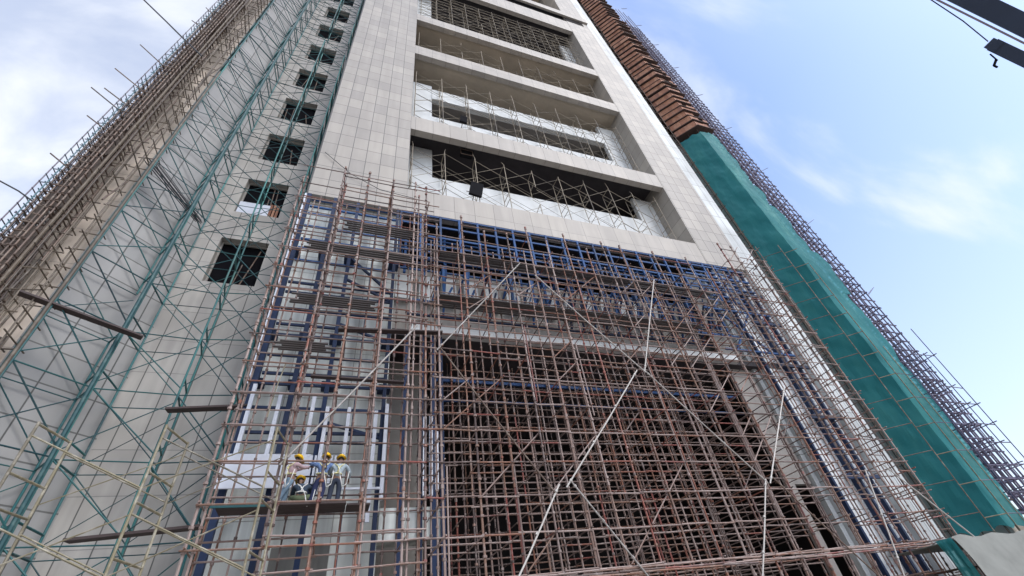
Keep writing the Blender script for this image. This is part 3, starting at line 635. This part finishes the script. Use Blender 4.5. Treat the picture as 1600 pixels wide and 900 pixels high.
path = [(33.1+1.45*t, 18.3-1.93*t) for t in [k/16 for k in range(17)]] + [(34.55+.135*k, 16.37) for k in range(1, 21)]
edge = lambda z: .5*mnoise.noise(Vector((0, z*.5, 7)))+.18*mnoise.noise(Vector((3, z*2.1, 7))) + (.55 if 21.5 < z < 26.5 else 0) - (.5 if z > 33 else 0) - max(0, (14-z))*.08
solo('debris_net', netmesh(path, 4.4, 46.3, 260, .05, edge), M['net'], 'teal debris net wrapped round the corner scaffold on the right', 'net')
S = thing('tube_scaffold', 'corner scaffold under and above the teal net on the right wing', 'scaffold', (35, 17, 0))
for x, y in ((33.2, 18.4), (34.1, 17.5), (34.75, 16.65), (36.0, 16.75), (37.0, 16.75), (34.0, 19.0), (35.6, 17.2-.15)):
    part('standard', MB().pipe((x, y, 0), (x, y, 100), .035), M['pipe_brown'], S)
z = 2.0
while z < 100:
    part('ledger', MB().pipe((33.2, 18.4, z), (34.7, 16.55, z), .03).pipe((34.9, 16.66, z), (37.6, 16.66, z), .03), M['pipe_brown'], S); z += 1.9
# the plywood decks that wrap round the corner above the net
pts = [(32.82, 18.42), (34.48, 16.2), (36.9, 16.2), (36.9, 17.1), (35.6, 17.1), (33.8, 19.2)]
dkm = MB().prism(pts, 0, .11).mesh('plywood_deck', M['ply_dark'])
def ply_set():
    left, right = [], []
    n = 6; t0 = random.random()*.75
    for i in range(n):
        if random.random() < .03: continue
        h = 1.08; o = Vector((0, 0, .02))
        a = Vector((33.02+1.5*i/n, 18.40-1.98*i/n, .12+h/2))+o; c = Vector((33.02+1.5*(i+.985)/n, 18.40-1.98*(i+.985)/n, .12+h/2))+o
        left.append(MB().bar(a, c, .025, h, tone=t0+random.random()*.2).mesh('plywood_panel', M['ply']))
    for i in range(4):
        if random.random() < (.12 if i < 2 else .45): continue
        h = .95+J(.1); right.append(MB().bar(Vector((34.56+.66*i, 16.40, .24+h/2)), Vector((35.20+.66*i, 16.40, .24+h/2+J(.03))), .025, h, tone=t0+random.random()*.2).mesh('plywood_panel', M['ply']))
    return left+right
pans = [ply_set() for _ in range(9)]
z = 47.2; k = 0
while z < 106:
    o = bpy.data.objects.new('plywood_deck', dkm); COL.objects.link(o); o.location = (J(.05), J(.05), z); o.rotation_euler = (J(.006), J(.006), J(.004))
    props(o, 'red brown plywood deck in the stack wrapped round the corner above the teal net', 'deck', 'plywood decks stacked above the net')
    for me in random.choice(pans):
        c = bpy.data.objects.new('plywood_panel', me); COL.objects.link(c); c.parent = o
    z += 1.3+J(.07); k += 1
# yellow ladder frames outside the net
S = thing('frame_scaffold', 'thin yellow ladder frames standing in front of the teal net', 'scaffold', (34.5, 16, 0))
for x, y in ((33.75, 16.75), (34.5, 16.0), (35.5, 16.0)):
    part('standard', MB().pipe((x, y, 0), (x, y, 27 if x < 34 else (24 if x < 35 else 16)), .03), M['pipe_yellow'], S)
for k in range(14):
    z = 3.2+1.75*k
    part('rung', MB().pipe((33.75, 16.75, z), (34.5, 16.0, z), .028), M['pipe_yellow'], S)
    part('tie', MB().pipe((32.3, 18.0, z+.3), (33.75, 16.75, z+.3), .022), M['pipe_brown'], S)
    if k < 7: part('ledger', MB().pipe((34.5, 16.0, z), (38.4, 16.0, z+J(.1)), .024), M['pipe_violet'], S)
# open scaffold against the sky
S = thing('tube_scaffold', 'open violet grey scaffold against the sky on the right silhouette', 'scaffold', (39.5, 17, 0))
tube_block(S, [37.5, 38.2, 38.9, 39.6, 40.3], [16.5, 17.2, 17.9], [.85*k+1 for k in range(99)], 92, 'pipe_violet', r=.055, skip=.0, tail=.08)
for k in range(9):
    z = 22+9.2*k
    part('loose_end', MB().pipe((40.3, 16.5, z), (41.6, 16.4, z+.9), .025).pipe((40.5, 16.6, z+.2), (41.9, 16.4, z+1.1), .025).pipe((41.6, 16.4, z+.9), (41.9, 16.4, z+1.1), .025), M['pipe_violet'], S)
S = thing('tube_scaffold', 'sparse violet grey scaffold standing out at the lower right of the silhouette', 'scaffold', (38, 15.2, 0))
tube_block(S, [36.2, 37.2, 38.2], [15.0, 16.0], [1.25*k+1 for k in range(12)], 15.5, 'pipe_violet', r=.03)
# clutter in the dark gap beside the white strip
S = thing('tube_scaffold', 'dark narrow scaffold in the gap between white boards and net', 'scaffold', (31, 18, 0))
tube_block(S, [30.2, 31.2, 32.2], [17.9, 18.7], [1.9*k+1 for k in range(50)], 96, 'pipe_brown', r=.03)
S2 = thing('tube_scaffold', 'ladder like rusty scaffold strip along the foot of the teal net', 'scaffold', (29, 16.5, 0))
tube_block(S2, [27.5, 28.4], [15.6, 16.5], [1.12*k+.43 for k in range(1, 22)], 24, 'pipe_rust', r=.03)
# tarpaulin
def sheet(pts_top, drop, nz, amp):
    q = MB(); n = len(pts_top)
    for k in range(nz+1):
        for i, (x, y, z) in enumerate(pts_top):
            q.v.append(Vector((x+amp*.5*math.sin(k*.9+i), y-amp*math.sin(i*1.7+k*.6)-.05*k, z-drop*k/nz)))
    for k in range(nz):
        for i in range(n-1):
            a = k*n+i; q.f.append((a, a+1, a+n+1, a+n)); q.t.append(0)
    return q
S = thing('tarpaulin', 'grey tarpaulin hung over a low shelter at the bottom right corner', 'tarpaulin', (26, 13, 0))
part('cover', sheet([(23.25+.5*k, 13+.02*k, 3.62+.06*math.sin(k*1.3)) for k in range(24)], 3.6, 12, .05), M['tarp'], S, smooth=True)
part('roof_sheet', MB().prism([(23.3, 13.06), (34.7, 13.5), (34.7, 15.9), (23.3, 15.9)], 3.5, 3.53), M['tarp'], S)
part('side_net', sheet([(23.2, 13.65-.05*k, 3.6) for k in range(13)], 3.6, 8, .04), M['net'], S, smooth=True)
part('post', MB().pipe((23.3, 13.2, 0), (23.3, 13.2, 3.6), .04).pipe((34.6, 13.6, 0), (34.6, 13.6, 3.6), .04), M['pipe_brown'], S)

# ------------------------------------------------------------------ crane boom and cables
S = thing('crane_boom', 'dark navy crane boom cutting across the top right corner of the sky', 'crane', (21, -.7, 10))
a, c = Vector((14.2, -1.1, 19.2)), Vector((23.6, -.75, 7.6)); d = (c-a).normalized()
part('boom_section', MB().bar(a, c, .42, .5, up=(0,1,0)), M['boom'], S)
part('flange', MB().bar(a+Vector((-.22,.35,-.2)), c+Vector((-.22,.35,-.2)), .05, .05), M['boom_edge'], S)
part('lug', MB().bar(a+d*4.5+Vector((.3,-.1,.3)), a+d*4.9+Vector((.3,-.1,.3)), .3, .3), M['boom'], S)
S = thing('telescopic_jib', 'shorter dark jib end with a small hook below the crane boom', 'crane jib', (19, -.3, 13))
a, c = Vector((17.62, -.28, 14.70)), Vector((22.6, -.25, 8.5)); d = (c-a).normalized()
part('jib_section', MB().bar(a+d*.12, c, .28, .34, up=(0,1,0)), M['boom'], S)
part('jib_head', MB().bar(a, a+d*.3, .36, .30, up=(0,1,0)), M['boom'], S)
part('hook_block', MB().pipe(a+d*.25+Vector((-.1,.22,-.1)), a+d*.55+Vector((-.04,.28,-.05)), .02).pipe(a+d*.5+Vector((-.04,.27,-.05)), a+d*.55+Vector((-.08,.42,-.12)), .035).pipe(a+d*.55+Vector((-.08,.42,-.12)), a+d*.68+Vector((-.04,.42,-.06)), .03), M['black'], S)
solo('cable', MB().poly([(14.6, -.95, 18.6), (16.27, -.61, 16.4), (17.0, -.48, 15.5), (17.63, -.30, 14.75)], .016), M['cable'], 'thin black hoist cable running up from the jib end', 'cable')
solo('cable', MB().poly([(-18.2, 15.1, 40.2), (-15.77, 15.0, 37.28), (-13.82, 15.0, 35.05), (-12.2, 15.0, 33.15), (-10.98, 15.1, 31.9)], .045), M['cable'], 'thick dark cable reaching from the sky to the left wing scaffold', 'cable')
solo('cable', MB().poly([(-15.2, 15.8, 19.4), (-14.22, 15.8, 18.86), (-13.46, 15.8, 18.45), (-12.9, 15.9, 18.1)], .03), M['cable'], 'short thin cable at the far left edge of the picture', 'cable')
solo('cable', MB().poly([(-3.3, 16.9, 27.2), (-1.6, 16.85, 25.4), (.2, 16.8, 24.3), (2.6, 16.7, 23.9)], .02), M['cable'], 'thin sagging wire over the stone pier above the scaffold top', 'cable')
solo('rope', MB().poly([(-2.2, 14.6, 10.6), (-2.3, 14.55, 9.6), (-2.35, 14.6, 8.6)], .02), M['pipe_yellow'], 'thin pale rope hanging on the left scaffold', 'rope')

# ------------------------------------------------------------------ workers
M['skin'] = mat_plain('brown_skin', (.20,.115,.075), .55, var=.1)
M['helmet'] = mat_plain('yellow_helmet', (.86,.50,.01), .35, var=.08)
M['strap'] = mat_plain('pale_yellow_webbing', (.62,.58,.30), .7, var=.2)
M['strap_white'] = mat_plain('white_webbing', (.70,.70,.66), .7, var=.2)
M['shoe'] = mat_plain('dark_boots', (.03,.028,.028), .6, var=.3)
M['hair'] = mat_plain('black_hair', (.01,.009,.008), .6, var=.2)
def cloth(name, c, var=.35, scale=7): return mat_plain(name, c, .9, var=var, scale=scale, bump=.3)
def skin(name, chains, mat, parent, sub=1):
    """chains: list of [(point, radius), ...]; points that coincide are welded so limbs join"""
    vs, es, rad = [], [], []
    def vid(p, r):
        for i, v in enumerate(vs):
            if (v-Vector(p)).length < 1e-4: return i
        vs.append(Vector(p)); rad.append(r); return len(vs)-1
    for ch in chains:
        ids = [vid(p, r) for p, r in ch]
        es += [(a, c) for a, c in zip(ids[:-1], ids[1:])]
    me = bpy.data.meshes.new(name); me.from_pydata([tuple(v) for v in vs], es, [])
    o = bpy.data.objects.new(name, me); COL.objects.link(o)
    md = o.modifiers.new('skin', 'SKIN'); 
    sv = me.skin_vertices[0].data
    for i, r in enumerate(rad): sv[i].radius = (r, r) if not isinstance(r, tuple) else r
    sv[0].use_root = True
    s2 = o.modifiers.new('sub', 'SUBSURF'); s2.levels = sub; s2.render_levels = sub
    dg = bpy.context.evaluated_depsgraph_get()
    nm = bpy.data.meshes.new_from_object(o.evaluated_get(dg)); nm.name = name
    nm.materials.clear(); nm.materials.append(mat)
    for p in nm.polygons: p.use_smooth = True
    bpy.data.objects.remove(o)
    q = bpy.data.objects.new(name, nm); COL.objects.link(q); q.parent = parent
    return q
def dome(c, up, r, mat, name, parent, h=.85, brim=.035, front=(0,1,0)):
    c = Vector(c); up = Vector(up).normalized(); fr = Vector(front); fr = (fr-up*fr.dot(up)).normalized(); sd_ = fr.cross(up)
    q = MB(); n, rings = 16, 6
    prof = [(1.0+brim/r, 0), (1.0, .01)] + [(math.cos(a), math.sin(a)*h) for a in [k*math.pi/2/rings for k in range(1, rings)]]
    for rr_, z in prof:
        for k in range(n):
            an = 2*math.pi*k/n; x, y = math.cos(an), math.sin(an)
            pk = .045 if (y > .4 and z == 0) else 0
            q.v.append(c + sd_*x*r*rr_*.92 + fr*(y*(r*rr_*1.08)+pk) + up*z*r)
    q.v.append(c+up*r*h)
    for j in range(len(prof)-1):
        for k in range(n): q.f.append((j*n+k, j*n+(k+1) % n, (j+1)*n+(k+1) % n, (j+1)*n+k)); q.t.append(0)
    for k in range(n): q.f.append(((len(prof)-1)*n+k, (len(prof)-1)*n+(k+1) % n, len(q.v)-1)); q.t.append(0)
    q.f.append(tuple(reversed(range(n)))); q.t.append(0)
    o = bpy.data.objects.new(name, q.mesh(name, mat, True)); COL.objects.link(o); o.parent = parent; return o
def local(name, mb, mat, parent):
    o = bpy.data.objects.new(name, mb.mesh(name, mat, True)); COL.objects.link(o); o.parent = parent; return o
def hand_chains(wrist, direc, side, s=1.0):
    w_, d = Vector(wrist), Vector(direc).normalized(); u = d.cross(Vector((0,0,1)))
    u = u.normalized() if u.length > .1 else Vector((1,0,0)); n = u.cross(d)
    palm = w_+d*.075; out = [[(tuple(w_), .024), (tuple(palm), .032)]]
    for k, (off, ln) in enumerate(((-.030, .068), (-.010, .078), (.010, .074), (.030, .056))):
        b0 = palm+u*off+d*.012; b1 = b0+d*ln*.55-n*.012; b2 = b1+d*ln*.38-n*.03
        out.append([(tuple(palm), .032), (tuple(b0), .0105), (tuple(b1), .0095), (tuple(b2), .008)])
    t0 = w_+d*.03-u*side*.03; t1 = t0+d*.035-u*side*.028; out.append([(tuple(w_), .024), (tuple(t0), .013), (tuple(t1), .010)])
    return out
def person(label, loc, P, shirt, trousers, facing, straps='strap', sleeve_full=True):
    """P: joint positions relative to the feet point"""
    T_ = thing('person', label, 'person', loc, 'workers on the scaffold platform')
    hd, nk, ch, pv = Vector(P['head']), Vector(P['neck']), Vector(P['chest']), Vector(P['pelvis'])
    fc = Vector(facing).normalized(); up = (hd-nk).normalized()
    chains = [[(tuple(pv), .105), (tuple((pv+ch)/2), .10), (tuple(ch), .115), (tuple(nk), .05), (tuple(nk+(hd-nk)*.45), .052), (tuple(hd+up*.01), .088), (tuple(hd+up*.09), .07)],
              [(tuple(hd+up*.01), .088), (tuple(hd+fc*.10-up*.03), .022)], [(tuple(hd+up*.01), .088), (tuple(hd+fc*.06-up*.09), .035)]]
    sh_ch = [[(tuple(pv+Vector((0,0,.02))), .135), (tuple((pv+ch)/2), .128), (tuple(ch), .142), (tuple(nk-up*.02), .075)]]
    tr_ch = [[(tuple(pv+Vector((0,0,.06))), .130), (tuple(pv), .135)]]
    shoes = []
    for s, k in ((-1, 'l'), (1, 'r')):
        sh, el, wr = (Vector(P[j+k]) for j in ('sh_', 'el_', 'wr_'))
        hp, kn, ft = (Vector(P[j+k]) for j in ('hp_', 'kn_', 'ft_'))
        chains.append([(tuple(ch), .115), (tuple(sh), .055), (tuple(el), .042), (tuple(wr), .030)])
        chains += hand_chains(wr, wr-el, s)
        chains.append([(tuple(pv), .105), (tuple(hp), .078), (tuple(kn), .055), (tuple(ft), .038)])
        sh_ch.append([(tuple(ch), .142), (tuple(sh), .076), (tuple(el), .062), (tuple(el+(wr-el)*(.85 if sleeve_full else .2)), .05)])
        tr_ch.append([(tuple(pv), .135), (tuple(hp), .104), (tuple(kn), .082), (tuple(ft+(kn-ft)*.12), .07)])
        toe = ft+fc*.15; toe.z = ft.z-.03
        shoes.append([(tuple(ft+Vector((0,0,.02))-fc*.04), .05), (tuple(ft+fc*.05-Vector((0,0,.02))), .048), (tuple(toe), .036)])
    body = skin('body', chains, M['skin'], T_, 2)
    skin('shirt', sh_ch, shirt, T_, 2); skin('trousers', tr_ch, trousers, T_, 2)
    for c in shoes: skin('boot', [c], M['shoe'], T_, 1)
    rgt = fc.cross(Vector((0,0,1)))
    eye = MB()
    for s in (-1, 1): eye.pipe(hd+fc*.085+rgt*.032*s+up*.005, hd+fc*.093+rgt*.032*s+up*.005, .011, 8)
    local('eyes', eye, M['black'], T_)
    local('mouth', MB().pipe(hd+fc*.088-up*.07-rgt*.022, hd+fc*.088-up*.07+rgt*.022, .006, 6), M['shoe'], T_)
    ears = MB()
    for s in (-1, 1): ears.pipe(hd+rgt*.085*s-up*.025, hd+rgt*.10*s+up*.02, .018, 7)
    local('ears', ears, M['skin'], T_)
    dome(hd+up*.012-fc*.012, up, .099, M['hair'], 'hair', T_, .8, 0.0, fc)
    dome(hd+up*.05, up, .14, M['helmet'], 'hard_hat', T_, .95, .03, fc)
    bk = -fc
    a, c = Vector(P['sh_l']), Vector(P['sh_r']); mid = (ch+pv)/2
    st = MB()
    for s0, s1 in ((a, c), (c, a)):
        p0 = s0*.75+ch*.25+Vector((0,0,.09)); p1 = s1*.35+mid*.65
        n1 = ch*.6+mid*.4+bk*.155
        st.poly([p0+bk*.02, ch+bk*.16+(p0-ch)*.25, n1, p1*.3+(pv+Vector((0,0,.13))+bk*.15)*.7, pv+Vector((0,0,.13))+bk*.15], .017, 6)
    wst = pv+Vector((0,0,.13)); ring = [wst+(rgt*math.cos(t)*.15+fc*math.sin(t)*.15) for t in [k*math.pi/6 for k in range(13)]]
    st.poly(ring, .02, 6)
    local('harness', st, M[straps], T_)
    rp = MB(); z0 = wst+bk*.15; rp.poly([ch+bk*.16, z0+bk*.06+rgt*.1-Vector((0,0,.1)), z0+bk*.1+rgt*.2-Vector((0,0,.45)), z0+bk*.08+rgt*.32-Vector((0,0,.35)), z0+rgt*.36+Vector((0,0,.05))], .013, 6)
    local('lanyard', rp, M['strap_white'], T_)
    return T_
Z0 = 6.10
person('worker bending at left in pink and grey shirt and light jeans reaching to the panel', (-1.38, 15.2, Z0),
  dict(head=(.10,.06,1.42), neck=(.03,.03,1.28), chest=(0,.0,1.10), pelvis=(-.02,-.02,.80), sh_l=(-.12,.14,1.22), el_l=(.06,.36,1.22), wr_l=(.30,.46,1.30), sh_r=(.10,-.16,1.22), el_r=(.30,-.02,1.14), wr_r=(.48,.22,1.26),
       hp_l=(-.09,.08,.76), kn_l=(-.06,.14,.42), ft_l=(-.12,.14,.06), hp_r=(.05,-.08,.76), kn_r=(-.10,-.16,.44), ft_r=(-.26,-.20,.06)),
  cloth('faded_pink_grey_shirt', (.42,.30,.31), .6, 3), cloth('light_blue_jeans', (.15,.22,.29)), (.75,.65,.1))
person('worker crouching with his back turned in navy shirt and olive trousers', (-1.02, 15.2, Z0),
  dict(head=(-.08,.14,.80), neck=(-.05,.08,.66), chest=(0,.0,.50), pelvis=(.02,-.08,.24), sh_l=(-.20,.02,.60), el_l=(-.24,.22,.40), wr_l=(-.14,.40,.34), sh_r=(.20,.04,.60), el_r=(.30,.24,.48), wr_r=(.24,.42,.36),
       hp_l=(-.11,-.08,.22), kn_l=(-.27,.22,.34), ft_l=(-.20,.0,.06), hp_r=(.13,-.08,.22), kn_r=(.30,.20,.36), ft_r=(.24,.0,.06)),
  cloth('navy_work_shirt', (.035,.055,.085)), cloth('olive_trousers', (.13,.16,.09)), (-.1,1,0), 'strap_white')
person('worker standing in the middle in blue patterned shirt and navy trousers with both arms raised', (-.50, 15.2, Z0),
  dict(head=(.05,.03,1.46), neck=(.04,.02,1.30), chest=(.02,.0,1.12), pelvis=(-.02,-.01,.82), sh_l=(-.18,.02,1.25), el_l=(-.36,.16,1.32), wr_l=(-.42,.38,1.42), sh_r=(.23,.02,1.25), el_r=(.40,.16,1.16), wr_r=(.44,.38,1.22),
       hp_l=(-.12,0,.78), kn_l=(-.16,.04,.44), ft_l=(-.24,.0,.06), hp_r=(.09,0,.78), kn_r=(.08,.02,.44), ft_r=(.02,-.04,.06)),
  cloth('blue_patterned_shirt', (.12,.19,.36), .9, 14), cloth('navy_trousers', (.022,.03,.085)), (0,1,.15))
person('worker standing at right in pale grey blue shirt and dark trousers', (-.02, 15.2, Z0),
  dict(head=(0.02,.05,1.42), neck=(0.01,.02,1.27), chest=(0,.0,1.10), pelvis=(-.05,-.01,.80), sh_l=(-.20,.02,1.22), el_l=(-.28,.20,1.04), wr_l=(-.20,.40,1.06), sh_r=(.20,.02,1.22), el_r=(.34,.12,1.02), wr_r=(.33,.34,.90),
       hp_l=(-.15,0,.76), kn_l=(-.17,.05,.42), ft_l=(-.20,.0,.06), hp_r=(.06,0,.76), kn_r=(.07,.04,.42), ft_r=(.05,-.02,.06)),
  cloth('pale_grey_blue_shirt', (.36,.43,.47)), cloth('dark_trousers', (.03,.04,.065)), (0,1,.05))
